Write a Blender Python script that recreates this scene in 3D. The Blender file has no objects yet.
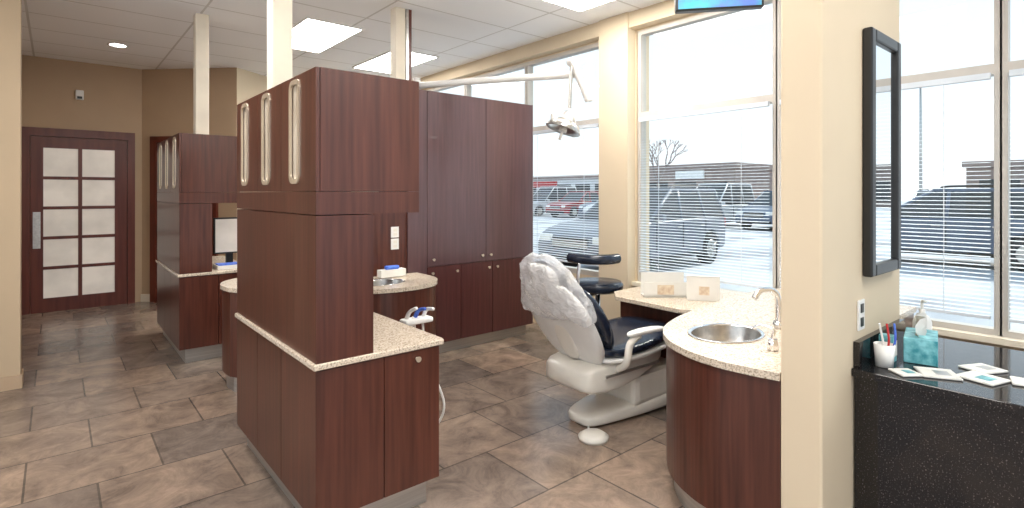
import bpy, bmesh, math, random
from mathutils import Vector, Matrix
random.seed(4)
C = bpy.context.scene.collection
H = 3.1
# ------------------------------------------------------------------ materials
def nmat(name, col, rough=0.5, metal=0.0, col2=None, scale=(5,5,5), detail=4, lo=0.35, hi=0.65, emit=None, estr=0, bump=0, coat=0, alpha=1, trans=0):
    m = bpy.data.materials.new(name); m.use_nodes = True
    n = m.node_tree.nodes; l = m.node_tree.links
    b = n['Principled BSDF']
    b.inputs['Base Color'].default_value = (*col, 1)
    b.inputs['Roughness'].default_value = rough
    b.inputs['Metallic'].default_value = metal
    b.inputs['Coat Weight'].default_value = coat
    b.inputs['Alpha'].default_value = alpha
    b.inputs['Transmission Weight'].default_value = trans
    if emit:
        b.inputs['Emission Color'].default_value = (*emit, 1)
        b.inputs['Emission Strength'].default_value = estr
    if col2 is None:
        col2 = tuple(c*0.9 for c in col); 
    tc = n.new('ShaderNodeTexCoord'); mp = n.new('ShaderNodeMapping')
    mp.inputs['Scale'].default_value = scale
    nz = n.new('ShaderNodeTexNoise'); nz.inputs['Scale'].default_value = 1; nz.inputs['Detail'].default_value = detail
    cr = n.new('ShaderNodeValToRGB')
    cr.color_ramp.elements[0].position = lo; cr.color_ramp.elements[1].position = hi
    cr.color_ramp.elements[0].color = (*col, 1); cr.color_ramp.elements[1].color = (*col2, 1)
    l.new(tc.outputs['Object'], mp.inputs['Vector']); l.new(mp.outputs[0], nz.inputs['Vector'])
    l.new(nz.outputs[0], cr.inputs[0]); l.new(cr.outputs[0], b.inputs['Base Color'])
    if bump:
        bp = n.new('ShaderNodeBump'); bp.inputs['Strength'].default_value = bump; bp.inputs['Distance'].default_value = 0.01
        l.new(nz.outputs[0], bp.inputs['Height']); l.new(bp.outputs[0], b.inputs['Normal'])
    return m

M = {}
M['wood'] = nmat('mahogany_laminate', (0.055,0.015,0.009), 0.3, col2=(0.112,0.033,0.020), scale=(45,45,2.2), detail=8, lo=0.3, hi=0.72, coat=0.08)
M['wood_sheen'] = nmat('mahogany_laminate_sheen', (0.085,0.043,0.045), 0.3, col2=(0.12,0.060,0.063), scale=(45,45,2.2), detail=8, lo=0.3, hi=0.72, coat=0.3)  # greyer copy of the mahogany; window sheen put into the colour
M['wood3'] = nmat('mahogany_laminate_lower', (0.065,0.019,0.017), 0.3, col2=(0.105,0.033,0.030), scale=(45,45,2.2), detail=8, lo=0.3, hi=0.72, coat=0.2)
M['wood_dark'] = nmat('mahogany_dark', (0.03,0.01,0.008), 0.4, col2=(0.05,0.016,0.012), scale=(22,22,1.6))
M['doorwood'] = nmat('door_mahogany', (0.095,0.018,0.010), 0.35, col2=(0.14,0.032,0.018), scale=(20,20,1.5))
M['wall'] = nmat('beige_paint', (0.73,0.61,0.44), 0.7, col2=(0.71,0.59,0.425), scale=(3,3,3))
M['walltaupe'] = nmat('taupe_paint', (0.50,0.36,0.235), 0.7, col2=(0.48,0.345,0.225), scale=(3,3,3))
M['walltan'] = nmat('tan_paint', (0.54,0.41,0.27), 0.7, col2=(0.52,0.395,0.26), scale=(3,3,3))
M['post'] = nmat('cream_paint', (0.84,0.76,0.62), 0.6)
M['kick'] = nmat('brushed_aluminium', (0.55,0.53,0.5), 0.35, 0.8, col2=(0.45,0.43,0.41), scale=(2,2,120))
M['chrome'] = nmat('chrome', (0.8,0.8,0.82), 0.12, 1.0)
M['steel'] = nmat('stainless_steel', (0.62,0.6,0.57), 0.28, 1.0, col2=(0.5,0.49,0.47), scale=(40,40,40))
M['granite'] = nmat('light_granite', (0.72,0.62,0.50), 0.2, col2=(0.26,0.19,0.13), scale=(130,130,130), detail=4, lo=0.47, hi=0.70)
M['blackgranite'] = nmat('black_granite', (0.010,0.009,0.010), 0.07, col2=(0.20,0.17,0.16), scale=(190,190,190), detail=2, lo=0.63, hi=0.73)
M['frame'] = nmat('window_frame_aluminium', (0.58,0.54,0.49), 0.45)
M['white'] = nmat('white_plastic', (0.88,0.87,0.84), 0.35)
M['cream'] = nmat('cream_enamel', (0.84,0.80,0.72), 0.3, coat=0.3)
M['blackv'] = nmat('navy_black_vinyl', (0.010,0.015,0.030), 0.22, col2=(0.016,0.024,0.045), scale=(30,30,30))
M['black'] = nmat('black_plastic', (0.015,0.015,0.015), 0.35)
M['blind'] = nmat('blind_slat_vinyl', (0.70,0.76,0.82), 0.5)
M['gold'] = nmat('champagne_metal', (0.80,0.70,0.55), 0.3, 0.7)
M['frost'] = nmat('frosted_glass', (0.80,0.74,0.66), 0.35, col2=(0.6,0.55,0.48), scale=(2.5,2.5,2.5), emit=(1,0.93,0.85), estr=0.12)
M['frost2'] = nmat('frosted_cabinet_glass', (0.38,0.30,0.22), 0.12, col2=(0.6,0.52,0.42), scale=(60,60,4))
M['mirror'] = nmat('mirror_glass', (0.85,0.87,0.88), 0.02, 1.0, col2=(0.85,0.87,0.88))
M['teal'] = nmat('tissue_box_print', (0.03,0.25,0.30), 0.4, col2=(0.25,0.6,0.65), scale=(30,30,30))
M['blue'] = nmat('blue_nitrile', (0.04,0.09,0.5), 0.5, col2=(0.08,0.2,0.7), scale=(30,30,30))
M['paper'] = nmat('paper', (0.82,0.80,0.75), 0.7)
M['beigeprint'] = nmat('beige_print', (0.6,0.45,0.32), 0.6, col2=(0.75,0.65,0.5), scale=(40,40,40))
M['bluescreen'] = nmat('monitor_picture', (0.05,0.35,0.4), 0.2, col2=(0.1,0.12,0.5), scale=(9,9,9), emit=(0.03,0.2,0.25), estr=0.6)
M['red'] = nmat('red_plastic', (0.5,0.02,0.02), 0.4)
M['panel'] = nmat('light_panel', (1,1,1), 0.5, emit=(1,0.96,0.9), estr=15)
M['snow'] = nmat('snowy_asphalt', (0.60,0.62,0.66), 0.8, col2=(0.24,0.25,0.28), scale=(0.25,0.6,1), lo=0.42, hi=0.68)
M['silver'] = nmat('silver_car_paint', (0.16,0.18,0.22), 0.35, 0.1, coat=0.15)
M['carwhite'] = nmat('white_car_paint', (0.6,0.61,0.63), 0.3, coat=0.3)
M['carsilver'] = nmat('distant_silver_paint', (0.3,0.32,0.36), 0.3, 0.2, coat=0.3)
M['carred'] = nmat('red_car_paint', (0.35,0.03,0.03), 0.3, coat=0.5)
M['cardark'] = nmat('blue_grey_car_paint', (0.10,0.13,0.19), 0.35, coat=0.2)
M['carglass'] = nmat('car_glass', (0.03,0.038,0.045), 0.3)
M['tire'] = nmat('tyre_rubber', (0.02,0.02,0.02), 0.7)
M['brick'] = nmat('building_cladding', (0.24,0.18,0.16), 0.8, col2=(0.32,0.25,0.22), scale=(1,1,3))
M['bark'] = nmat('bark', (0.25,0.21,0.19), 0.9)

def film():
    m = bpy.data.materials.new('clear_plastic_film'); m.use_nodes=True
    n=m.node_tree.nodes; l=m.node_tree.links; b=n['Principled BSDF']; out=n['Material Output']
    b.inputs['Base Color'].default_value=(0.92,0.92,0.94,1); b.inputs['Roughness'].default_value=0.1
    nz=n.new('ShaderNodeTexNoise'); nz.inputs['Scale'].default_value=8; nz.inputs['Distortion'].default_value=2
    bp=n.new('ShaderNodeBump'); bp.inputs['Strength'].default_value=0.8; bp.inputs['Distance'].default_value=0.03; l.new(nz.outputs[0],bp.inputs['Height']); l.new(bp.outputs[0],b.inputs['Normal'])
    tr=n.new('ShaderNodeBsdfTransparent'); mx=n.new('ShaderNodeMixShader'); mx.inputs[0].default_value=0.4
    l.new(tr.outputs[0],mx.inputs[1]); l.new(b.outputs[0],mx.inputs[2]); l.new(mx.outputs[0],out.inputs[0]); return m
M['film']=film()
def glass():
    m = bpy.data.materials.new('window_glass'); m.use_nodes=True
    n=m.node_tree.nodes; l=m.node_tree.links; out=n['Material Output']; n.remove(n['Principled BSDF'])
    tr=n.new('ShaderNodeBsdfTransparent'); tr.inputs[0].default_value=(0.95,0.975,0.98,1)
    gl=n.new('ShaderNodeBsdfGlossy'); gl.inputs['Roughness'].default_value=0.02
    mx=n.new('ShaderNodeMixShader'); mx.inputs[0].default_value=0.025
    l.new(tr.outputs[0],mx.inputs[1]); l.new(gl.outputs[0],mx.inputs[2]); l.new(mx.outputs[0],out.inputs[0]); return m
M['glass']=glass()
def tiles(name, w, h, off, mortar, c1, c2, cm, rough, noise=None, msize=0.01, loc=(0,0,0)):
    m = bpy.data.materials.new(name); m.use_nodes=True
    n=m.node_tree.nodes; l=m.node_tree.links; b=n['Principled BSDF']; b.inputs['Roughness'].default_value=rough
    tc=n.new('ShaderNodeTexCoord'); mp=n.new('ShaderNodeMapping'); mp.inputs['Location'].default_value=loc
    br=n.new('ShaderNodeTexBrick'); br.offset=off; br.squash=1
    br.inputs['Scale'].default_value=1; br.inputs['Brick Width'].default_value=w; br.inputs['Row Height'].default_value=h
    br.inputs['Mortar Size'].default_value=msize; br.inputs['Mortar Smooth'].default_value=0.1
    br.inputs['Color1'].default_value=(*c1,1); br.inputs['Color2'].default_value=(*c2,1); br.inputs['Mortar'].default_value=(*cm,1)
    l.new(tc.outputs['Object'],mp.inputs[0]); l.new(mp.outputs[0],br.inputs['Vector'])
    if noise:
        b.inputs['Coat Weight'].default_value=0.12; b.inputs['Coat Roughness'].default_value=0.15
        nz=n.new('ShaderNodeTexNoise'); nz.inputs['Scale'].default_value=noise; nz.inputs['Detail'].default_value=12; nz.inputs['Roughness'].default_value=0.75; nz.inputs['Distortion'].default_value=0.6
        l.new(mp.outputs[0],nz.inputs['Vector'])
        cr=n.new('ShaderNodeValToRGB'); cr.color_ramp.elements[0].position=0.33; cr.color_ramp.elements[1].position=0.68
        cr.color_ramp.elements[0].color=(0.5,0.485,0.475,1); cr.color_ramp.elements[1].color=(1.35,1.28,1.2,1)
        mx=n.new('ShaderNodeMix'); mx.data_type='RGBA'; mx.blend_type='MULTIPLY'; mx.inputs[0].default_value=1
        l.new(nz.outputs[0],cr.inputs[0]); l.new(br.outputs['Color'],mx.inputs[6]); l.new(cr.outputs[0],mx.inputs[7]); l.new(mx.outputs[2],b.inputs['Base Color'])
    else:
        l.new(br.outputs['Color'],b.inputs['Base Color'])
    bp=n.new('ShaderNodeBump'); bp.inputs['Strength'].default_value=0.3; bp.inputs['Distance'].default_value=0.004; bp.invert=True
    l.new(br.outputs['Fac'],bp.inputs['Height']); l.new(bp.outputs[0],b.inputs['Normal'])
    return m
M['floor']=tiles('slate_floor_tile',0.56,0.50,0.5,0,(0.34,0.255,0.20),(0.175,0.145,0.128),(0.12,0.10,0.085),0.26,noise=4.5,msize=0.005,loc=(0.12,0.1,0))
M['ceil']=tiles('ceiling_tile',1.22,0.61,0,0,(0.93,0.925,0.92),(0.92,0.915,0.91),(0.66,0.64,0.61),0.8,msize=0.010,loc=(0.2,0.1,0))

# ------------------------------------------------------------------ geometry helpers
def root(name, loc=(0,0,0), rz=0):
    e=bpy.data.objects.new(name,None); e.empty_display_size=0.1; e.location=loc; e.rotation_euler=(0,0,rz); C.objects.link(e); return e
def finish(bm,name,mat,parent=None,smooth=False,bev=0,seg=2,solid=0,sub=0):
    bmesh.ops.recalc_face_normals(bm,faces=bm.faces)
    me=bpy.data.meshes.new(name); bm.to_mesh(me); bm.free()
    me.materials.append(M[mat] if isinstance(mat,str) else mat)
    o=bpy.data.objects.new(name,me); C.objects.link(o)
    if parent: o.parent=parent
    if smooth:
        for p in me.polygons: p.use_smooth=True
    if bev:
        b=o.modifiers.new('bevel','BEVEL'); b.width=bev; b.segments=seg; b.limit_method='ANGLE'
    if solid:
        s=o.modifiers.new('solid','SOLIDIFY'); s.thickness=solid
    if sub:
        s=o.modifiers.new('sub','SUBSURF'); s.levels=sub; s.render_levels=sub
    return o
def addbox(bm,x0,x1,y0,y1,z0,z1):
    vs=[bm.verts.new(p) for p in ((x0,y0,z0),(x1,y0,z0),(x1,y1,z0),(x0,y1,z0),(x0,y0,z1),(x1,y0,z1),(x1,y1,z1),(x0,y1,z1))]
    for f in ((0,1,2,3),(4,5,6,7),(0,1,5,4),(1,2,6,5),(2,3,7,6),(3,0,4,7)): bm.faces.new([vs[i] for i in f])
def box(name,x0,x1,y0,y1,z0,z1,mat,parent=None,bev=0):
    bm=bmesh.new(); addbox(bm,x0,x1,y0,y1,z0,z1); return finish(bm,name,mat,parent,bev=bev)
def boxes(name,lst,mat,parent=None,bev=0):
    bm=bmesh.new()
    for b in lst: addbox(bm,*b)
    return finish(bm,name,mat,parent,bev=bev)
def prism(name,poly,z0,z1,mat,parent=None,bev=0,hole=None,top=True,smooth=False):
    bm=bmesh.new()
    if hole:
        a=[bm.verts.new((x,y,z1)) for x,y in poly]; b=[bm.verts.new((x,y,z1)) for x,y in hole]
        es=[bm.edges.new((a[i],a[(i+1)%len(a)])) for i in range(len(a))]+[bm.edges.new((b[i],b[(i+1)%len(b)])) for i in range(len(b))]
        bmesh.ops.triangle_fill(bm,use_beauty=True,edges=es)
        r=bmesh.ops.extrude_face_region(bm,geom=list(bm.faces))
        for v in r['geom']:
            if isinstance(v,bmesh.types.BMVert): v.co.z=z0
    else:
        a=[bm.verts.new((x,y,z0)) for x,y in poly]; b=[bm.verts.new((x,y,z1)) for x,y in poly]
        n=len(a)
        for i in range(n): bm.faces.new((a[i],a[(i+1)%n],b[(i+1)%n],b[i]))
        if top: bm.faces.new(a[::-1]); bm.faces.new(b)
    return finish(bm,name,mat,parent,bev=bev)
def cyl(name,p0,p1,r0,r1,mat,parent=None,n=24,bev=0):
    p0=Vector(p0);p1=Vector(p1); d=p1-p0; bm=bmesh.new()
    bmesh.ops.create_cone(bm,cap_ends=True,segments=n,radius1=r0,radius2=r1,depth=d.length)
    bmesh.ops.transform(bm,matrix=Matrix.Translation((p0+p1)/2)@d.to_track_quat('Z','Y').to_matrix().to_4x4(),verts=bm.verts)
    o=finish(bm,name,mat,parent,bev=bev)
    for p in o.data.polygons: p.use_smooth=len(p.vertices)==4
    return o
def catmull(pts,k=8):
    pts=[Vector(p) for p in pts]; P=[pts[0]]+pts+[pts[-1]]; out=[]
    for i in range(1,len(P)-2):
        for j in range(k):
            t=j/k; a,b,c,d=P[i-1],P[i],P[i+1],P[i+2]
            out.append(0.5*((2*b)+(c-a)*t+(2*a-5*b+4*c-d)*t*t+(3*b-a-3*c+d)*t**3))
    out.append(pts[-1]); return out
def tube(name,pts,r,mat,parent=None,n=10,smooth=True,k=8):
    P=catmull(pts,k) if smooth and len(pts)>2 else [Vector(p) for p in pts]
    bm=bmesh.new(); rings=[]; up=Vector((0.13,0.27,0.95)).normalized()
    for i,p in enumerate(P):
        t=(P[min(i+1,len(P)-1)]-P[max(i-1,0)]).normalized()
        s=t.cross(up)
        if s.length<1e-3: s=t.cross(Vector((1,0,0)))
        s.normalize(); u=s.cross(t).normalized(); up=u
        rr=r if not callable(r) else r(i/(len(P)-1))
        rings.append([bm.verts.new(p+rr*(math.cos(a)*s+math.sin(a)*u)) for a in [2*math.pi*q/n for q in range(n)]])
    for a,b in zip(rings,rings[1:]):
        for i in range(n): bm.faces.new((a[i],a[(i+1)%n],b[(i+1)%n],b[i]))
    bm.faces.new(rings[0]); bm.faces.new(rings[-1][::-1])
    return finish(bm,name,mat,parent,smooth=True)
def slab(name,path,mat,parent=None,n=28,e=3.0,sub=1,yc=0):
    """loft along xz path: (x,z,width,thick) -> superellipse sections"""
    bm=bmesh.new(); rings=[]
    for i,(x,z,w,t) in enumerate(path):
        a=path[max(i-1,0)]; b=path[min(i+1,len(path)-1)]
        T=Vector((b[0]-a[0],0,b[1]-a[1])).normalized(); N=Vector((-T.z,0,T.x))
        ring=[]
        for q in range(n):
            an=2*math.pi*q/n; c,s=math.cos(an),math.sin(an)
            cy=math.copysign(abs(c)**(2/e),c)*w/2; cn=math.copysign(abs(s)**(2/e),s)*t/2
            ring.append(bm.verts.new(Vector((x,yc+cy,z))+N*cn))
        rings.append(ring)
    for a,b in zip(rings,rings[1:]):
        for i in range(n): bm.faces.new((a[i],a[(i+1)%n],b[(i+1)%n],b[i]))
    bm.faces.new(rings[0]); bm.faces.new(rings[-1][::-1])
    return finish(bm,name,mat,parent,smooth=True,sub=sub)
def lathe(name,prof,mat,parent=None,loc=(0,0,0),n=32,sx=1,sy=1):
    bm=bmesh.new(); rings=[]
    for r,z in prof:
        rings.append([bm.verts.new((loc[0]+sx*max(r,1e-4)*math.cos(2*math.pi*q/n),loc[1]+sy*max(r,1e-4)*math.sin(2*math.pi*q/n),loc[2]+z)) for q in range(n)])
    for a,b in zip(rings,rings[1:]):
        for i in range(n): bm.faces.new((a[i],a[(i+1)%n],b[(i+1)%n],b[i]))
    return finish(bm,name,mat,parent,smooth=True)
def knob(name,p,parent,ax='x'):
    d={'x':(-0.022,0,0),'y':(0,-0.022,0)}[ax]
    cyl(name,p,(p[0]+d[0],p[1]+d[1],p[2]),0.006,0.013,'gold',parent,n=16)

# ------------------------------------------------------------------ room shell
box('floor',-3.5,4.1,-3.5,9.4,-0.1,0,'floor')
box('ceiling',-3.5,4.1,-3.5,9.4,H,H+0.1,'ceil')
WX=4.1
wl=[-3.4,-1.93,-0.69,0.55,1.80,3.05,3.45,4.6,5.8,7.0,8.2]
boxes('wall_east',[(WX,WX+0.2,-3.5,9.4,-0.1,0.62),(WX,WX+0.2,-3.5,9.4,2.94,H+0.1),(WX,WX+0.2,3.07,3.43,0.62,2.94),(WX,WX+0.2,8.2,9.4,0.62,2.94)],'wall')
box('trim_column',WX-0.12,WX,3.08,3.42,0,H,'wall')
box('trim_sill',WX-0.06,WX+0.02,-3.4,3.08,0.60,0.635,'post')
box('trim_header',WX-0.10,WX,-3.4,8.2,2.96,H,'wall')
wi=0
for a,b in zip(wl,wl[1:]):
    if abs(a-3.05)<0.01: continue
    wi+=1
    r=root('window_%d'%wi)
    x0,x1=WX+0.0,WX+0.08; t=0.03
    boxes('frame',[(x0,x1,a-0.005,a+t,0.62,2.94),(x0,x1,b-t,b+0.005,0.62,2.94),(x0,x1,a+t,b-t,2.90,2.94),(x0,x1,a+t,b-t,0.62,0.67),(x0,x1,a+t,b-t,2.13,2.19)],'frame',r)
    box('pane',x0+0.035,x0+0.041,a+t,b-t,0.67,2.90,'glass',r)
    br=root('venetian_blind')
    bm=bmesh.new(); z=2.09; w=0.0125; ang=math.radians(9)
    while z>0.76:
        c,s=math.cos(ang)*w,math.sin(ang)*w
        X=WX-0.03
        vs=[bm.verts.new(p) for p in ((X-c,a+0.04,z-s),(X+c,a+0.04,z+s),(X+c,b-0.04,z+s),(X-c,b-0.04,z-s))]
        bm.faces.new(vs); z-=0.0245
    finish(bm,'slats',M['blind'],br)
    boxes('rails',[(X-0.015,X+0.015,a+0.04,b-0.04,2.10,2.135),(X-0.012,X+0.012,a+0.04,b-0.04,0.73,0.748)],'blind',br)
    for q in (0.2,0.8):
        box('ladder_cord',X-0.013,X-0.011,a+(b-a)*q-0.002,a+(b-a)*q+0.002,0.745,2.10,'blind',br)

# hall walls
box('wall_west',-0.47,-0.32,5.43,8.7,0,H,'walltaupe')
box('wall_west_return',-3.5,-0.20,5.43,5.60,0,H,'walltan')
boxes('baseboard_west',[(-0.319,-0.305,5.60,6.3,0,0.1),(-3.5,-0.19,5.415,5.43,0,0.1),(-0.2,-0.188,5.43,5.6,0,0.1)],'walltaupe')
d2=root('door_2')
boxes('frame',[(-0.32,-0.27,6.3,6.4,0,2.2),(-0.32,-0.27,7.3,7.4,0,2.2),(-0.32,-0.27,6.3,7.4,2.12,2.22)],'doorwood',d2)
box('leaf',-0.32,-0.29,6.4,7.3,0,2.12,'doorwood',d2)
box('handle',-0.29,-0.24,6.47,6.5,1.0,1.03,'steel',d2)
box('wall_north',-0.47,0.95,8.7,8.85,0,H,'walltaupe')
prism('wall_north_angled',[(0.88,8.70),(1.82,7.76),(1.92,7.86),(0.98,8.85)],0,H,'walltaupe')
prism('wall_north_bay',[(1.82,7.76),(2.45,8.2),(4.1,8.2),(4.1,8.35),(2.4,8.35),(1.76,7.9)],0,H,'wall')
prism('baseboard_north',[(0.865,8.69),(1.81,7.745),(1.82,7.76),(0.88,8.70)],0,0.1,'post')
d3=root('door_3',(0.98,8.59,0),math.radians(-45))
boxes('frame',[(0,0.08,-0.04,0,0,2.2),(0.85,0.93,-0.04,0,0,2.2),(0,0.93,-0.04,0,2.12,2.2)],'doorwood',d3)
box('leaf',0.08,0.85,-0.02,0,0,2.12,'doorwood',d3)
cyl('handle',(0.15,-0.02,1.0),(0.15,-0.07,1.0),0.02,0.02,'steel',d3)
d1=root('door_1')
Y=8.7
boxes('frame',[(-0.31,-0.235,Y-0.05,Y,0,2.24),(0.72,0.80,Y-0.05,Y,0,2.24),(-0.235,0.72,Y-0.05,Y,2.14,2.24)],'doorwood',d1)
gx0,gx1,gz0,gz1=-0.115,0.585,0.17,2.0
gm=(gx0+gx1)/2
bars=[(-0.232,gx0,Y-0.035,Y-0.005,0,2.135),(gx1,0.717,Y-0.035,Y-0.005,0,2.135),(gx0,gx1,Y-0.035,Y-0.005,0,gz0),(gx0,gx1,Y-0.035,Y-0.005,gz1,2.135),(gm-0.02,gm+0.02,Y-0.034,Y-0.008,gz0,gz1)]
for i in range(1,5):
    z=gz0+i*(gz1-gz0)/5; bars.append((gx0,gx1,Y-0.033,Y-0.008,z-0.019,z+0.019))
boxes('leaf',bars,'doorwood',d1)
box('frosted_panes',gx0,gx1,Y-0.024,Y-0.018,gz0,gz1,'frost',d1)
boxes('handle_plate',[(-0.21,-0.14,Y-0.042,Y-0.035,0.78,1.22),(-0.185,-0.165,Y-0.09,Y-0.042,1.03,1.05)],'steel',d1)
s=root('wall_chime'); box('body',0.19,0.27,8.66,8.7,2.62,2.74,'white',s,bev=0.008); box('lens',0.205,0.255,8.655,8.66,2.63,2.66,'black',s)
dl=root('recessed_downlight'); lathe('trim_ring',[(0.10,0),(0.10,-0.008),(0.075,-0.008),(0.075,0)],'white',dl,(0.53,7.43,H)); cyl('lamp',(0.53,7.43,H-0.001),(0.53,7.43,H-0.004),0.075,0.075,'panel',dl)
for (x,y) in [(2.08,5.70),(3.25,6.15),(3.35,2.75),(2.0,1.5),(0.2,3.3),(0.2,0.6),(2.2,-0.8),(-1.6,1.5)]:  # panels out of view, hall and behind camera, are added as diffuse fill
    p=root('ceiling_light_panel'); W=0.27; boxes('frame',[(x-W-0.02,x-W,y-0.6,y+0.6,H-0.012,H),(x+W,x+W+0.02,y-0.6,y+0.6,H-0.012,H),(x-W,x+W,y-0.6,y-0.58,H-0.012,H),(x-W,x+W,y+0.58,y+0.6,H-0.012,H)],'white',p)
    box('diffuser',x-W,x+W,y-0.58,y+0.58,H-0.008,H-0.002,'panel',p)

# partition
PY0,PY1=0.758,0.905
box('wall_partition',2.09,3.02,PY0,PY1,0,H,'wall',bev=0.01)
box('baseboard_partition',2.08,2.09,PY0,PY1,0,0.1,'post')

# ------------------------------------------------------------------ divider cabinets
def divider(Y0,L):
    r=root('divider_storage_cabinet')
    X=0.793; Y1=Y0+L; g=0.002; T=0.018
    box('kick_plate',X+0.05,1.33,Y0+0.05,Y1-0.02,0,0.13,'kick',r)
    box('base_carcass',X+T,1.36,Y0+T,Y1,0.13,0.735,'wood_dark',r)
    ys=[Y0,Y0+0.437,Y0+0.82,Y1]
    for a,b in zip(ys,ys[1:]): box('base_door',X,X+T-0.002,a+g,b-g,0.125,0.735,'wood',r)
    xs=[X,1.09,1.372]
    for a,b in zip(xs,xs[1:]): box('base_end_panel',a+g,b-g,Y0,Y0+T-0.002,0.125,0.735,'wood',r)
    knob('base_knob',(1.25,Y0,0.70),r,'y')
    prism('granite_top',[(X-0.012,Y0-0.012),(1.39,Y0-0.012),(1.40,Y0+0.02),(1.40,Y1),(X-0.012,Y1)],0.741,0.765,'granite',r,bev=0.004)
    box('tower',X+0.001,1.04,Y0+0.001,Y1,0.765,1.358,'wood',r)
    boxes('tower_band',[(X,1.263,Y0,Y1,1.362,1.455)],'wood',r)
    box('upper_carcass',X+T,1.263,Y0,Y1,1.457,1.956,'wood',r)
    cs=[Y0+0.25,Y0+0.67,Y0+1.06]
    for i,(a,b) in enumerate(zip(ys,ys[1:])):
        yc=cs[i]
        outer=[(a+g,1.457),(b-g,1.457),(b-g,1.955),(a+g,1.955)]
        def rr(w,z0,z1,rad):
            pts=[]
            for cx,cz,st in ((yc+w-rad,z1-rad,0),(yc-w+rad,z1-rad,90),(yc-w+rad,z0+rad,180),(yc+w-rad,z0+rad,270)):
                for q in range(7):
                    an=math.radians(st+q*15); pts.append((cx+rad*math.cos(an),cz+rad*math.sin(an)))
            return pts
        def yz(name,out,hole,x0,x1,mat):
            bm=bmesh.new(); A=[bm.verts.new((x0,y,z)) for y,z in out]; es=[bm.edges.new((A[i],A[(i+1)%len(A)])) for i in range(len(A))]
            if hole:
                B=[bm.verts.new((x0,y,z)) for y,z in hole]; es+=[bm.edges.new((B[i],B[(i+1)%len(B)])) for i in range(len(B))]
            bmesh.ops.triangle_fill(bm,use_beauty=True,edges=es)
            rg=bmesh.ops.extrude_face_region(bm,geom=list(bm.faces))
            for v in rg['geom']:
                if isinstance(v,bmesh.types.BMVert): v.co.x=x1
            finish(bm,name,mat,r)
        yz('glazed_door',outer,rr(0.055,1.505,1.925,0.03),X,X+T-0.002,'wood')
        yz('glass_slot_frame',rr(0.066,1.49,1.94,0.04),rr(0.050,1.510,1.920,0.027),X-0.005,X+0.004,'gold')
        yz('glass_slot',rr(0.055,1.505,1.925,0.03),None,X+0.008,X+0.012,'frost2')
    return r
divider(2.15,1.23)
divider(5.27,1.30)
for nm,x,y,w,z0 in (('support_post',0.925,3.04,0.052,1.957),('support_post',1.03,5.68,0.055,1.957),('support_post',2.34,4.35,0.05,2.351)):
    box(nm,x-w,x+w,y-w,y+w,z0,H-0.002,'post',bev=0.006)
u=root('utility_pole'); 
box('body',2.395,2.42,4.30,4.38,2.351,H-0.002,'steel',u); box('track',2.42,2.45,4.30,4.37,2.351,H-0.002,'doorwood',u)

# ------------------------------------------------------------------ tall storage wall
t=root('tall_storage_wall')
TY=4.1
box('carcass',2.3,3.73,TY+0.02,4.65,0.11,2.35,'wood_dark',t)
box('end_panel',3.73,3.745,TY,4.65,0.11,2.352,'wood_sheen',t)
box('kick_plate',2.3,3.70,TY+0.06,4.60,0,0.11,'kick',t)
g=0.003
for a,b in ((2.49,3.14),(3.14,3.73)): box('upper_door',a+g,b-g,TY,TY+0.018,0.803,2.35,'wood_sheen',t)
box('filler_panel',2.3,2.49-g,TY,TY+0.018,0.11,2.35,'wood_sheen',t)
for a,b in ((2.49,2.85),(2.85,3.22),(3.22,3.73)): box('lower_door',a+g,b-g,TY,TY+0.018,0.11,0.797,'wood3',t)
for p in ((2.55,TY,0.86),(3.09,TY,0.86),(3.19,TY,0.86),(2.54,TY,0.74),(2.80,TY,0.74),(3.17,TY,0.74),(3.27,TY,0.74)): knob('knob',p,t,'y')
lw=root('outlet_divider')
box('panel',1.42,2.3,TY+0.02,TY+0.10,0,1.40,'wood',lw)
for z in (1.02,1.12):
    boxes('outlet_plate',[(2.15,2.22,TY+0.012,TY+0.02,z-0.045,z+0.045)],'white',lw)
    boxes('outlet_socket',[(2.17,2.20,TY+0.009,TY+0.012,z-0.03,z-0.005),(2.17,2.20,TY+0.009,TY+0.012,z+0.005,z+0.03)],'cream',lw)

def curvepoly(pts,k=6):
    out=[];run=[]
    for p in pts:
        if p[2]: run.append((p[0],p[1],0))
        else:
            if run: out+= [(q.x,q.y) for q in catmull(run,k)]; run=[]
            out.append((p[0],p[1]))
    if run: out+= [(q.x,q.y) for q in catmull(run,k)]
    return out
def inset(poly,c,f):
    return [(c[0]+(x-c[0])*f,c[1]+(y-c[1])*f) for x,y in poly]
def sink_counter(pts,z,sc,sr,c):
    r=root('curved_sink_counter')
    poly=curvepoly(pts)
    sx,sy=sr; h=[(sc[0]+sx*math.cos(2*math.pi*q/36),sc[1]+sy*math.sin(2*math.pi*q/36)) for q in range(36)]
    prism('granite_top',poly,z-0.03,z,'granite',r,hole=h)
    body=inset(poly,c,0.975)
    prism('curved_cabinet_front',body,0.12,z-0.03,'wood',r,top=False)
    prism('kick_plate',inset(poly,c,0.92),0,0.12,'kick',r)
    lathe('sink_rim',[(1.0,0),(1.06,0.003),(1.04,0.006),(0.97,0.005),(0.95,0)],'chrome',r,(sc[0],sc[1],z),n=48,sx=sx,sy=sy)
    lathe('sink_bowl',[(1.0,0.001),(0.97,-0.03),(0.9,-0.09),(0.7,-0.14),(0.3,-0.155),(0.0,-0.157)],'steel',r,(sc[0],sc[1],z),n=48,sx=sx,sy=sy)
    cyl('drain',(sc[0],sc[1],z-0.156),(sc[0],sc[1],z-0.150),0.03,0.03,'black',r)
    return r
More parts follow.
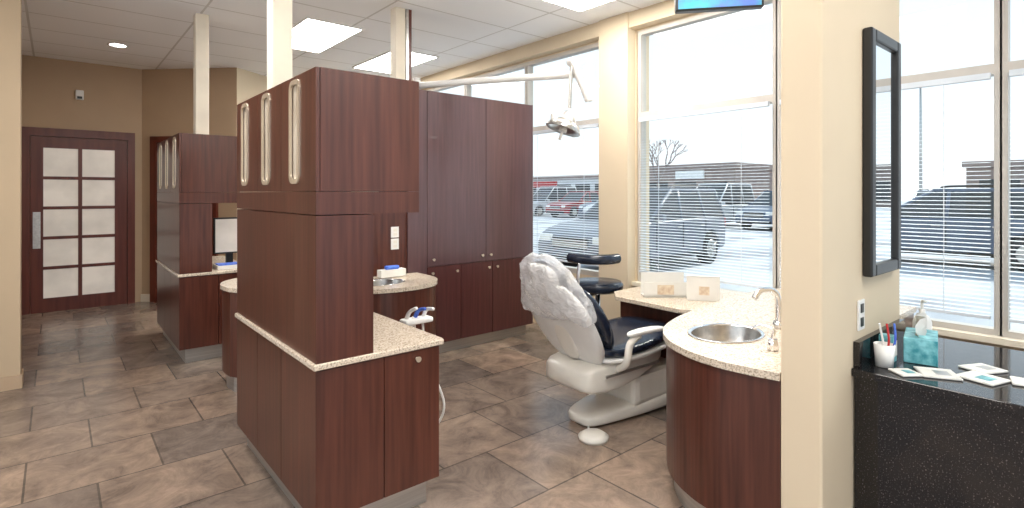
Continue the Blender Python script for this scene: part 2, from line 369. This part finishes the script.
sink_counter([(3.02,0.91,0),(2.10,0.91,0),(2.08,1.0,1),(2.07,1.15,1),(2.10,1.30,1),(2.19,1.46,1),(2.36,1.60,1),(2.62,1.69,1),(2.95,1.74,1),(3.3,1.78,1),(3.95,1.80,0),(3.95,0.91,0)],0.765,(2.50,1.34),(0.20,0.155),(2.95,1.2))
sink_counter([(1.5,4.11,0),(1.5,3.85,1),(1.58,3.65,1),(1.8,3.52,1),(2.05,3.50,1),(2.25,3.58,1),(2.36,3.75,1),(2.38,3.95,1),(2.38,4.09,0),(1.9,4.11,0)],0.765,(1.9,3.80),(0.18,0.14),(1.9,3.95))
sink_counter([(2.2,4.21,0),(1.0,4.21,0),(0.95,4.3,1),(0.94,4.5,1),(1.02,4.68,1),(1.2,4.80,1),(1.5,4.85,1),(2.2,4.85,0)],0.765,(1.3,4.52),(0.18,0.14),(1.5,4.5))

f=root('gooseneck_faucet')
z=0.766
cyl('base',(2.80,1.22,z),(2.80,1.22,z+0.035),0.030,0.024,'chrome',f)
tube('spout',[(2.80,1.22,z+0.03),(2.80,1.22,z+0.14),(2.77,1.235,z+0.19),(2.69,1.26,z+0.195),(2.65,1.27,z+0.16)],0.015,'chrome',f)
tube('lever',[(2.80,1.22,z+0.09),(2.82,1.17,z+0.11),(2.84,1.13,z+0.13)],0.007,'chrome',f)
s=root('soap_dispenser'); 
cyl('bottle',(2.38,1.06,z),(2.38,1.06,z+0.05),0.024,0.018,'chrome',s)
tube('pump',[(2.38,1.06,z+0.05),(2.38,1.06,z+0.09),(2.375,1.11,z+0.10),(2.37,1.14,z+0.085)],0.008,'chrome',s)
cb=root('cotton_dispenser'); box('body',2.70,2.78,0.98,1.06,0.766,0.95,'paper',cb,bev=0.01); box('label',2.698,2.70,0.99,1.05,0.80,0.86,'red',cb)
dk=root('window_desk')
prism('desk_top',[(3.2,1.79),(3.12,2.0),(3.15,2.55),(3.3,2.68),(4.02,2.70),(4.02,1.81),(3.9,1.81)],0.66,0.69,'granite',dk,bev=0.004)
boxes('desk_panels',[(3.3,3.34,1.86,2.62,0,0.66),(3.98,4.02,1.86,2.66,0,0.66)],'wood',dk)
bx=root('leaflet_holder',(3.45,2.35,0.69),math.radians(-40)); box('back',-0.16,0.16,-0.005,0.0,0,0.17,'paper',bx); box('base',-0.16,0.16,-0.09,0.0,0,0.015,'paper',bx); box('front',-0.16,0.16,-0.09,-0.085,0,0.11,'paper',bx); box('print',-0.06,0.06,-0.092,-0.09,0.02,0.09,'beigeprint',bx)
bk=root('greeting_card',(3.52,2.06,0.691),math.radians(-55)); box('front',-0.11,0.11,-0.045,-0.04,0,0.17,'paper',bk); box('back',-0.11,0.11,0.0,0.005,0,0.17,'paper',bk); box('spine',-0.11,0.11,-0.045,0.005,0.165,0.17,'paper',bk); box('print',-0.03,0.04,-0.047,-0.045,0.04,0.10,'beigeprint',bk)

# ------------------------------------------------------------------ black granite vanity right
v=root('granite_vanity')
box('front_slab',2.40,2.43,-1.2,0.752,0,0.735,'blackgranite',v)
box('top_slab',2.375,3.2,-1.2,0.756,0.735,0.765,'blackgranite',v,bev=0.003)
box('back_panel',3.14,3.17,-1.2,0.75,0,0.735,'blackgranite',v)
box('backsplash',2.40,3.0,0.735,0.757,0.765,0.865,'blackgranite',v)
mr=root('wall_mirror')
mx0,mx1,mz0,mz1=2.50,2.89,1.11,2.12; fw=0.05
boxes('frame',[(mx0,mx0+fw,0.72,0.757,mz0,mz1),(mx1-fw,mx1,0.72,0.757,mz0,mz1),(mx0+fw,mx1-fw,0.72,0.757,mz0,mz0+fw),(mx0+fw,mx1-fw,0.72,0.757,mz1-fw,mz1)],'black',mr,bev=0.008)
box('glass',mx0+fw,mx1-fw,0.735,0.745,mz0+fw,mz1-fw,'mirror',mr)
sp=root('wall_outlet'); box('plate',2.44,2.51,0.75,0.757,0.90,1.02,'white',sp,bev=0.002); boxes('sockets',[(2.46,2.49,0.747,0.75,0.915,0.95),(2.46,2.49,0.747,0.75,0.97,1.005)],'black',sp)
tb=root('tissue_box'); 
box('carton',-0.11,0.11,-0.055,0.055,0,0.10,'teal',tb,bev=0.003); 
bm=bmesh.new(); vs=[]
for i in range(7):
    row=[]
    for j in range(5):
        row.append(bm.verts.new(((i-3)*0.02*(1-0.1*j)+random.uniform(-.004,.004),0.02*math.sin(i*1.9+j),0.095+0.022*j+random.uniform(-.01,.01)*(j>2))))
    vs.append(row)
for i in range(6):
    for j in range(4): bm.faces.new((vs[i][j],vs[i+1][j],vs[i+1][j+1],vs[i][j+1]))
finish(bm,'tissue',M['paper'],tb,smooth=True)
tb.location=(2.74,0.615,0.766); tb.rotation_euler=(0,0,0.2)
lo=root('lotion_bottle'); lathe('bottle',[(0,0.001),(0.033,0.001),(0.035,0.02),(0.035,0.11),(0.025,0.135),(0.011,0.145),(0.011,0.165),(0,0.165)],'white',lo,(2.96,0.66,0.766)); tube('pump',[(2.96,0.66,0.93),(2.96,0.66,0.965),(2.925,0.64,0.972)],0.006,'white',lo)
cu=root('toothbrush_cup'); lathe('cup',[(0,0.002),(0.03,0.002),(0.036,0.09),(0.033,0.09),(0.028,0.006),(0,0.006)],'white',cu,(2.50,0.68,0.765)); 
for i,(c1) in enumerate(('blue','red','white')): tube('brush',[(2.50+0.01*i,0.68,0.78),(2.52,0.67+0.02*(i-1),0.86),(2.55-0.02*i,0.66+0.02*i,0.93)],0.004,c1,cu)
for i,(x,y,a,w,h) in enumerate([(2.54,0.52,0.5,0.06,0.12),(2.60,0.40,-0.3,0.06,0.12),(2.74,0.42,1.1,0.05,0.12),(2.46,0.60,0.9,0.04,0.08),(2.66,0.28,0.2,0.05,0.10)]):
    e=root('sample_packet',(x,y,0.766),a); box('sachet',-w,w,-h/2,h/2,0,0.008,'paper',e,bev=0.003); box('print',-w*0.5,w*0.4,-h*0.3,h*0.1,0.008,0.0085,'teal' if i%2 else 'kick',e)
pc=root('product_carton'); box('box',2.575,2.62,0.67,0.72,0.766,0.87,'teal',pc); box('label',2.58,2.615,0.667,0.67,0.79,0.85,'paper',pc)

# ------------------------------------------------------------------ dental chair
dc=root('dental_chair',(2.60,2.31,0),math.radians(-2))
slab('floor_base',[(-0.12,0.035,0.14,0.06),(-0.08,0.04,0.24,0.07),(0.06,0.05,0.30,0.09),(0.35,0.06,0.40,0.11),(0.8,0.06,0.42,0.11),(0.93,0.05,0.36,0.09),(0.95,0.045,0.3,0.07)],'cream',dc,e=4)
box('pump_housing',0.22,0.86,-0.19,0.19,0.08,0.28,'cream',dc,bev=0.04)
slab('lift_arm',[(0.62,0.14,0.24,0.06),(0.56,0.17,0.26,0.14),(0.3,0.27,0.26,0.15),(0.08,0.33,0.26,0.14),(0.0,0.36,0.24,0.08)],'cream',dc,e=4)
slab('upper_frame',[(-0.24,0.33,0.30,0.07),(-0.20,0.33,0.42,0.18),(0.05,0.33,0.46,0.20),(0.4,0.37,0.42,0.14),(0.58,0.42,0.34,0.06)],'cream',dc,e=6)
boxes('frame_accent',[(-0.1,0.4,-0.236,-0.226,0.35,0.365)],'kick',dc)
slab('seat_shell',[(-0.16,0.45,0.42,0.03),(0.0,0.435,0.54,0.05),(0.3,0.435,0.54,0.05),(0.6,0.46,0.48,0.045),(0.76,0.44,0.42,0.04),(0.82,0.42,0.36,0.02)],'white',dc,e=4)
slab('seat_cushion',[(-0.13,0.50,0.40,0.05),(-0.08,0.49,0.50,0.09),(0.12,0.475,0.54,0.10),(0.35,0.49,0.53,0.10),(0.52,0.52,0.48,0.10),(0.68,0.505,0.44,0.09),(0.80,0.46,0.40,0.07),(0.84,0.44,0.34,0.04)],'blackv',dc,e=3.2)
slab('back_shell',[(-0.04,0.38,0.30,0.05),(-0.09,0.45,0.42,0.10),(-0.17,0.56,0.52,0.09),(-0.25,0.69,0.55,0.07),(-0.32,0.81,0.51,0.06),(-0.37,0.89,0.38,0.05),(-0.39,0.93,0.24,0.02)],'white',dc,e=3.5)
slab('back_hinge_cover',[(-0.14,0.42,0.10,0.03),(-0.17,0.50,0.16,0.05),(-0.23,0.62,0.16,0.05),(-0.28,0.72,0.10,0.03)],'cream',dc,e=3.5)
slab('back_cushion',[(0.0,0.47,0.38,0.05),(-0.05,0.54,0.50,0.10),(-0.13,0.68,0.57,0.11),(-0.22,0.82,0.51,0.10),(-0.28,0.91,0.38,0.06)],'blackv',dc,e=3.2)
slab('headrest',[(-0.28,0.88,0.20,0.05),(-0.32,0.93,0.28,0.09),(-0.37,0.99,0.27,0.09),(-0.41,1.04,0.18,0.05)],'blackv',dc,e=3)
slab('headrest_shell',[(-0.33,0.88,0.16,0.03),(-0.37,0.94,0.24,0.05),(-0.42,1.0,0.23,0.05),(-0.445,1.035,0.14,0.03)],'white',dc,e=3)
o=slab('plastic_cover',[(-0.27,0.70,0.585,0.06),(-0.27,0.72,0.58,0.15),(-0.30,0.80,0.55,0.165),(-0.34,0.88,0.45,0.17),(-0.38,0.96,0.37,0.17),(-0.42,1.04,0.30,0.13),(-0.44,1.08,0.16,0.03)],'film',dc,n=44,e=2.8,sub=2)
tx=bpy.data.textures.new('crumple','CLOUDS'); tx.noise_scale=0.09
dm=o.modifiers.new('crumple','DISPLACE'); dm.texture=tx; dm.strength=0.055; dm.mid_level=0.4
for sgn in (-1,1):
    tube('armrest_support',[(0.02,0.22*sgn,0.38),(-0.0,0.30*sgn,0.44),(0.02,0.31*sgn,0.55),(0.10,0.31*sgn,0.59)],0.022,'cream',dc)
    slab('armrest_pad',[(0.0,0.605,0.03,0.02),(0.04,0.61,0.06,0.035),(0.2,0.61,0.065,0.035),(0.32,0.60,0.06,0.03),(0.36,0.595,0.03,0.015)],'white',dc,e=3,yc=0.31*sgn)
fc=root('foot_control'); lathe('disc',[(0,0.001),(0.085,0.001),(0.09,0.02),(0.06,0.04),(0,0.045)],'cream',fc,(2.42,2.12,0)); tube('cord',[(2.46,2.18,0.015),(2.49,2.22,0.012),(2.54,2.27,0.02)],0.007,'white',fc)

# stool
st=root('assistant_stool',(3.42,2.95,0),0.2)
for i in range(5):
    a=2*math.pi*i/5
    tube('leg_%d'%(i+1),[(0,0,0.11),(0.15*math.cos(a),0.15*math.sin(a),0.09),(0.27*math.cos(a),0.27*math.sin(a),0.065)],0.018,'chrome',st)
    cyl('castor_%d'%(i+1),(0.27*math.cos(a)-0.012,0.27*math.sin(a),0.028),(0.27*math.cos(a)+0.012,0.27*math.sin(a),0.028),0.028,0.028,'black',st)
cyl('gas_lift',(0,0,0.09),(0,0,0.64),0.025,0.02,'chrome',st)
lathe('foot_ring',[(0.19,0.28),(0.2,0.29),(0.21,0.28),(0.2,0.27),(0.19,0.28)],'chrome',st)
boxes('foot_ring_spokes',[(-0.2,0.2,-0.008,0.008,0.272,0.288),(-0.008,0.008,-0.2,0.2,0.272,0.288)],'chrome',st)
lathe('seat',[(0,0.64),(0.16,0.64),(0.205,0.665),(0.21,0.70),(0.19,0.725),(0,0.73)],'blackv',st)
tube('back_support',[(0,0.0,0.63),(-0.2,0.02,0.62),(-0.26,0.03,0.72),(-0.24,0.03,0.90)],0.014,'chrome',st)
tube('body_rest',[(-0.20,0.14,0.925),(-0.23,0.05,0.925),(-0.21,-0.07,0.925),(-0.13,-0.16,0.925),(-0.02,-0.19,0.925)],0.04,'blackv',st,n=14)

# ------------------------------------------------------------------ operatory light
ol=root('dental_operatory_light')
ax,ay,az=2.52,4.33,2.43
cyl('mount',(ax,ay,2.352),(ax,ay,2.50),0.035,0.035,'white',ol)
tube('main_arm',[(ax,ay,az),(2.9,3.75,az+0.01),(3.42,3.05,az+0.02)],0.030,'white',ol,k=4)
cyl('elbow',(3.42,3.05,2.22),(3.42,3.05,2.52),0.038,0.038,'white',ol,bev=0.01)
tube('spring_arm',[(3.42,3.05,2.22),(3.35,3.08,2.38),(3.28,3.11,2.54)],0.028,'white',ol)
cyl('arm_joint',(3.28,3.08,2.54),(3.28,3.14,2.54),0.034,0.034,'white',ol)
tube('drop_arm',[(3.28,3.11,2.54),(3.27,3.12,2.30),(3.26,3.12,2.08)],0.016,'steel',ol)
hd=root('lamp_head',(3.19,3.11,2.0),0.3); hd.parent=ol; hd.rotation_euler=(0.25,0.25,0.3)
lathe('reflector',[(0.0,0.06),(0.06,0.055),(0.12,0.02),(0.15,-0.03),(0.145,-0.04),(0.11,-0.02),(0.0,0.02)],'steel',hd)
cyl('lamp_housing',(0,0,0.04),(0,0,0.12),0.055,0.04,'white',hd,bev=0.01)
tube('yoke',[(0.155,0,-0.02),(0.14,0,0.08),(0,0,0.14),(-0.14,0,0.08),(-0.155,0,-0.02)],0.012,'white',hd)
for s_ in (-1,1): tube('handle',[(0.155*s_,0,-0.02),(0.20*s_,0,-0.02),(0.23*s_,0,0.02)],0.012,'white',hd)
cyl('bulb_cap',(0,0,-0.05),(0,0,0.0),0.035,0.03,'white',hd)
tube('focus_handle',[(0,0,-0.04),(0.0,0.0,-0.12)],0.012,'white',hd,smooth=False)

mo=root('ceiling_monitor',(2.90,1.60,2.495),math.radians(-50))
box('casing',-0.24,0.24,-0.03,0.03,0,0.32,'black',mo,bev=0.01); box('screen',-0.225,0.225,-0.033,-0.03,0.010,0.305,'bluescreen',mo)
cyl('ceiling_pole',(0,0.03,0.2),(0,0.03,H-2.497),0.02,0.02,'white',mo)

ai=root('assistant_instrument_arm')
tube('arm',[(1.41,2.75,0.60),(1.50,2.72,0.66),(1.56,2.70,0.74)],0.018,'white',ai)
box('holder_bar',1.48,1.66,2.66,2.74,0.71,0.74,'white',ai,bev=0.01)
for i in range(3):
    x=1.51+0.055*i
    tube('handpiece',[(x,2.72,0.72),(x+0.01,2.69,0.78),(x+0.02,2.63,0.81-0.01*i)],lambda t:0.013-0.004*t,'white' if i!=1 else 'blue',ai)
    tube('hose',[(x,2.72,0.71),(x+0.02,2.70,0.5),(x+0.05+0.03*i,2.66,0.12+0.05*i),(x+0.02+0.02*i,2.72,0.03+0.02*i),(x-0.06,2.76,0.15),(x-0.09,2.78,0.45)],0.007,'white',ai)
gb=root('glove_box'); box('carton',1.98,2.20,3.955,4.03,0.772,0.83,'paper',gb); box('gloves',2.03,2.15,3.965,4.01,0.83,0.86,'blue',gb,bev=0.01)
bt=root('blue_wipes_pouch'); box('pouch',1.09,1.16,2.5,2.62,0.766,0.80,'blue',bt,bev=0.012); box('label',1.10,1.15,2.52,2.56,0.80,0.802,'paper',bt)
cm=root('computer_monitor'); box('screen_shell',1.12,1.40,5.62,5.65,0.88,1.22,'black',cm,bev=0.005); box('display',1.135,1.385,5.615,5.62,0.895,1.205,'frost',cm); box('stand',1.23,1.29,5.64,5.67,0.77,0.95,'black',cm); box('foot',1.16,1.36,5.56,5.70,0.766,0.775,'black',cm)
kb=root('paper_stack'); box('sheets',1.10,1.32,5.35,5.55,0.766,0.80,'paper',kb); box('folder',1.11,1.3,5.36,5.5,0.80,0.81,'blue',kb)

# ------------------------------------------------------------------ outside
box('parking_lot',4.5,140,-80,120,-0.25,-0.15,'snow')
def car(name,loc,rz,paint,van=False):
    r=root(name,(loc[0],loc[1],-0.149),rz)
    tp=lambda x,z: 1-0.12*max(0,abs(x)-1.7)-0.04*max(0,0.6-z)
    low=[(-2.35,0.35),(-2.38,0.75),(-2.3,1.05),(-1.0,1.06),(0.95,1.04),(1.6,0.98),(2.05,0.90),(2.3,0.80),(2.4,0.6),(2.38,0.3),(1.95,0.28),(1.9,0.5),(1.75,0.7),(1.5,0.78),(1.25,0.7),(1.1,0.5),(1.05,0.28),(-1.05,0.28),(-1.1,0.5),(-1.25,0.7),(-1.5,0.78),(-1.75,0.7),(-1.9,0.5),(-1.95,0.3)]
    bm=bmesh.new(); A=[];B=[]
    for x,z in low:
        w=0.92*tp(x,z); A.append(bm.verts.new((x,-w,z))); B.append(bm.verts.new((x,w,z)))
    n=len(A); ea=[bm.edges.new((A[i],A[(i+1)%n])) for i in range(n)]; eb=[bm.edges.new((B[i],B[(i+1)%n])) for i in range(n)]
    bmesh.ops.triangle_fill(bm,use_beauty=True,edges=ea); bmesh.ops.triangle_fill(bm,use_beauty=True,edges=eb)
    for i in range(n): bm.faces.new((A[i],A[(i+1)%n],B[(i+1)%n],B[i]))
    finish(bm,'body',paint,r,bev=0.05,seg=3)
    rb=-2.25 if not van else -2.35; rt=1.70 if not van else 2.05
    gh=[(rb,1.03),(rb+0.28,rt-0.04),(0.0,rt-0.02),(1.0,1.03)]
    tap=lambda x,z: 0.87 if z<1.2 else 0.74
    bm=bmesh.new(); A=[bm.verts.new((x,-tap(x,z),z)) for x,z in gh]; B=[bm.verts.new((x,tap(x,z),z)) for x,z in gh]
    for i in range(4): bm.faces.new((A[i],A[(i+1)%4],B[(i+1)%4],B[i]))
    bm.faces.new(A); bm.faces.new(B[::-1]); finish(bm,'glasshouse','carglass',r,bev=0.03)
    box('roof',rb+0.20,0.05,-0.76,0.76,rt-0.09,rt,paint,r,bev=0.04)
    for s_ in (-1,1):
        for p in (((rb+0.04,0.86*s_,1.03),(rb+0.27,0.74*s_,rt-0.05)),((-1.25,0.865*s_,1.03),(-1.15,0.74*s_,rt-0.05)),((-0.2,0.865*s_,1.03),(-0.25,0.74*s_,rt-0.05)),((1.0,0.86*s_,1.03),(0.02,0.74*s_,rt-0.05))):
            tube('pillar',p,0.035,paint,r,smooth=False)
        tube('roof_rail',[(-1.8,0.66*s_,rt+0.0),(-1.6,0.66*s_,rt+0.05),(-0.3,0.66*s_,rt+0.05),(-0.1,0.66*s_,rt)],0.018,'black',r)
        box('mirror',0.72,0.86,min(0.9*s_,1.06*s_),max(0.9*s_,1.06*s_),1.04,1.18,paint,r,bev=0.03)
        box('headlight',2.2,2.38,min(0.5*s_,0.80*s_),max(0.5*s_,0.80*s_),0.66,0.80,'white',r,bev=0.03)
        box('taillight',-2.4,-2.28,min(0.66*s_,0.83*s_),max(0.66*s_,0.83*s_),0.80,1.02,'red',r,bev=0.02)
        boxes('door_seams',[(q,q+0.015,min(0.915*s_,0.925*s_),max(0.915*s_,0.925*s_),0.45,1.0) for q in (-1.2,-0.2,0.85)],'black',r)
        boxes('door_handles',[(q,q+0.16,min(0.92*s_,0.945*s_),max(0.92*s_,0.945*s_),0.88,0.91) for q in (-1.1,-0.1)],'kick',r)
        for x in (-1.5,1.5):
            cyl('tyre',(x,0.68*s_,0.35),(x,0.90*s_,0.35),0.35,0.35,'tire',r,n=32,bev=0.03)
            cyl('rim',(x,0.89*s_,0.35),(x,0.915*s_,0.35),0.22,0.2,'steel',r,n=20)
            for k in range(5):
                a=2*math.pi*k/5; tube('spoke',[(x,0.92*s_,0.35),(x+0.2*math.cos(a),0.92*s_,0.35+0.2*math.sin(a))],0.02,'kick',r,smooth=False,n=6)
    box('grille',2.36,2.41,-0.42,0.42,0.56,0.76,'black',r,bev=0.01)
    boxes('grille_bars',[(2.40,2.42,-0.42,0.42,z_,z_+0.02) for z_ in (0.60,0.65,0.70)],'kick',r)
    box('bumper_lower',2.28,2.40,-0.75,0.75,0.30,0.42,'black',r,bev=0.02)
    boxes('sill',[(-1.05,1.05,-0.93,0.93,0.26,0.34)],'black',r)
    return r
car('suv_car',(9.75,7.2),math.radians(184),'silver')
car('sedan_car',(15.5,3.2),math.radians(100),'cardark')
for i,(x,y,p,v_) in enumerate([(24,13.5,'carwhite',True),(24,16.2,'carsilver',False),(24,19,'carwhite',False),(25,10.8,'cardark',False),(25,8,'carsilver',True),(26,5.2,'carsilver',False),(26,2,'carwhite',False),(27,22,'cardark',False),(27,25,'carred',False),(27,28,'carwhite',True),(27,31,'carsilver',False)]):
    car('parked_car',(x,y),math.radians(178+3*(i%3)),p,v_)
def building(x0,x1,y0,y1,h,mat,sign='red'):
    b=root('commercial_building'); box('walls',x0,x1,y0,y1,-0.149,h,mat,b); box('parapet',x0-0.3,x1+0.3,y0-0.3,y1+0.3,h,h+0.6,'brick',b)
    boxes('windows',[(x0-0.05,x0,y0+1+i*4,y0+4+i*4,0.5,2.8) for i in range(int((y1-y0-1)//4))],'carglass',b)
    box('sign_band',x0-0.2,x0,y0+(y1-y0)*0.3,y0+(y1-y0)*0.6,h-1.2,h-0.2,sign,b)
building(60,75,31,44,4.4,'brick','white'); building(62,75,50,90,3.6,'carwhite','red'); building(70,80,-25,12,4.0,'brick','red')
tr=root('bare_tree',(34,23.5,-0.12))
def branch(p,d,L,r,dep):
    q=p+d*L; tube('branch',[p,(p+q)/2+Vector((random.uniform(-.1,.1),random.uniform(-.1,.1),0))*L,q],r,'bark',tr,n=6,k=2)
    if dep:
        for _ in range(3):
            nd=(d+Vector((random.uniform(-.8,.8),random.uniform(-.8,.8),random.uniform(-.1,.5)))).normalized(); branch(q,nd,L*0.68,r*0.6,dep-1)
branch(Vector((0,0,0)),Vector((0,0,1)),2.2,0.13,4)
for x,y in ((30,33),(40,9)):
    lp=root('street_lamp'); cyl('pole',(x,y,-0.149),(x,y,8),0.10,0.06,'kick',lp); tube('arm',[(x,y,7.9),(x,y+0.8,8.2),(x,y+1.6,8.2)],0.05,'kick',lp); box('luminaire',x-0.15,x+0.15,y+1.4,y+2.0,8.1,8.25,'kick',lp)

# ------------------------------------------------------------------ light
w=bpy.data.worlds.new('World'); bpy.context.scene.world=w; w.use_nodes=True
n=w.node_tree.nodes; l=w.node_tree.links; bg=n['Background']
tc=n.new('ShaderNodeTexCoord'); sx=n.new('ShaderNodeSeparateXYZ'); cr=n.new('ShaderNodeValToRGB')
cr.color_ramp.elements[0].color=(0.92,0.96,1,1); cr.color_ramp.elements[0].position=0.0
cr.color_ramp.elements[1].color=(0.60,0.80,1,1); cr.color_ramp.elements[1].position=0.8
l.new(tc.outputs['Generated'],sx.inputs[0]); l.new(sx.outputs['Z'],cr.inputs[0]); l.new(cr.outputs[0],bg.inputs[0]); bg.inputs[1].default_value=0.98
sun=bpy.data.lights.new('sun','SUN'); sun.energy=2.6; sun.angle=math.radians(3); sun.color=(1,0.94,0.82)
so=bpy.data.objects.new('sun',sun); C.objects.link(so); so.rotation_euler=Vector((-0.75,0.10,-0.62)).to_track_quat('-Z','Y').to_euler()

cam=bpy.data.cameras.new('camera'); co=bpy.data.objects.new('camera',cam); C.objects.link(co)
co.location=(0,0,1.45); co.rotation_euler=(math.radians(90),0,math.radians(-40.2))
cam.sensor_width=36; cam.lens=540/1024*36; cam.shift_y=-61/1024; cam.clip_start=0.05; cam.clip_end=500
bpy.context.scene.camera=co
bpy.context.scene.view_settings.view_transform='Standard'
bpy.context.scene.view_settings.exposure=0.5
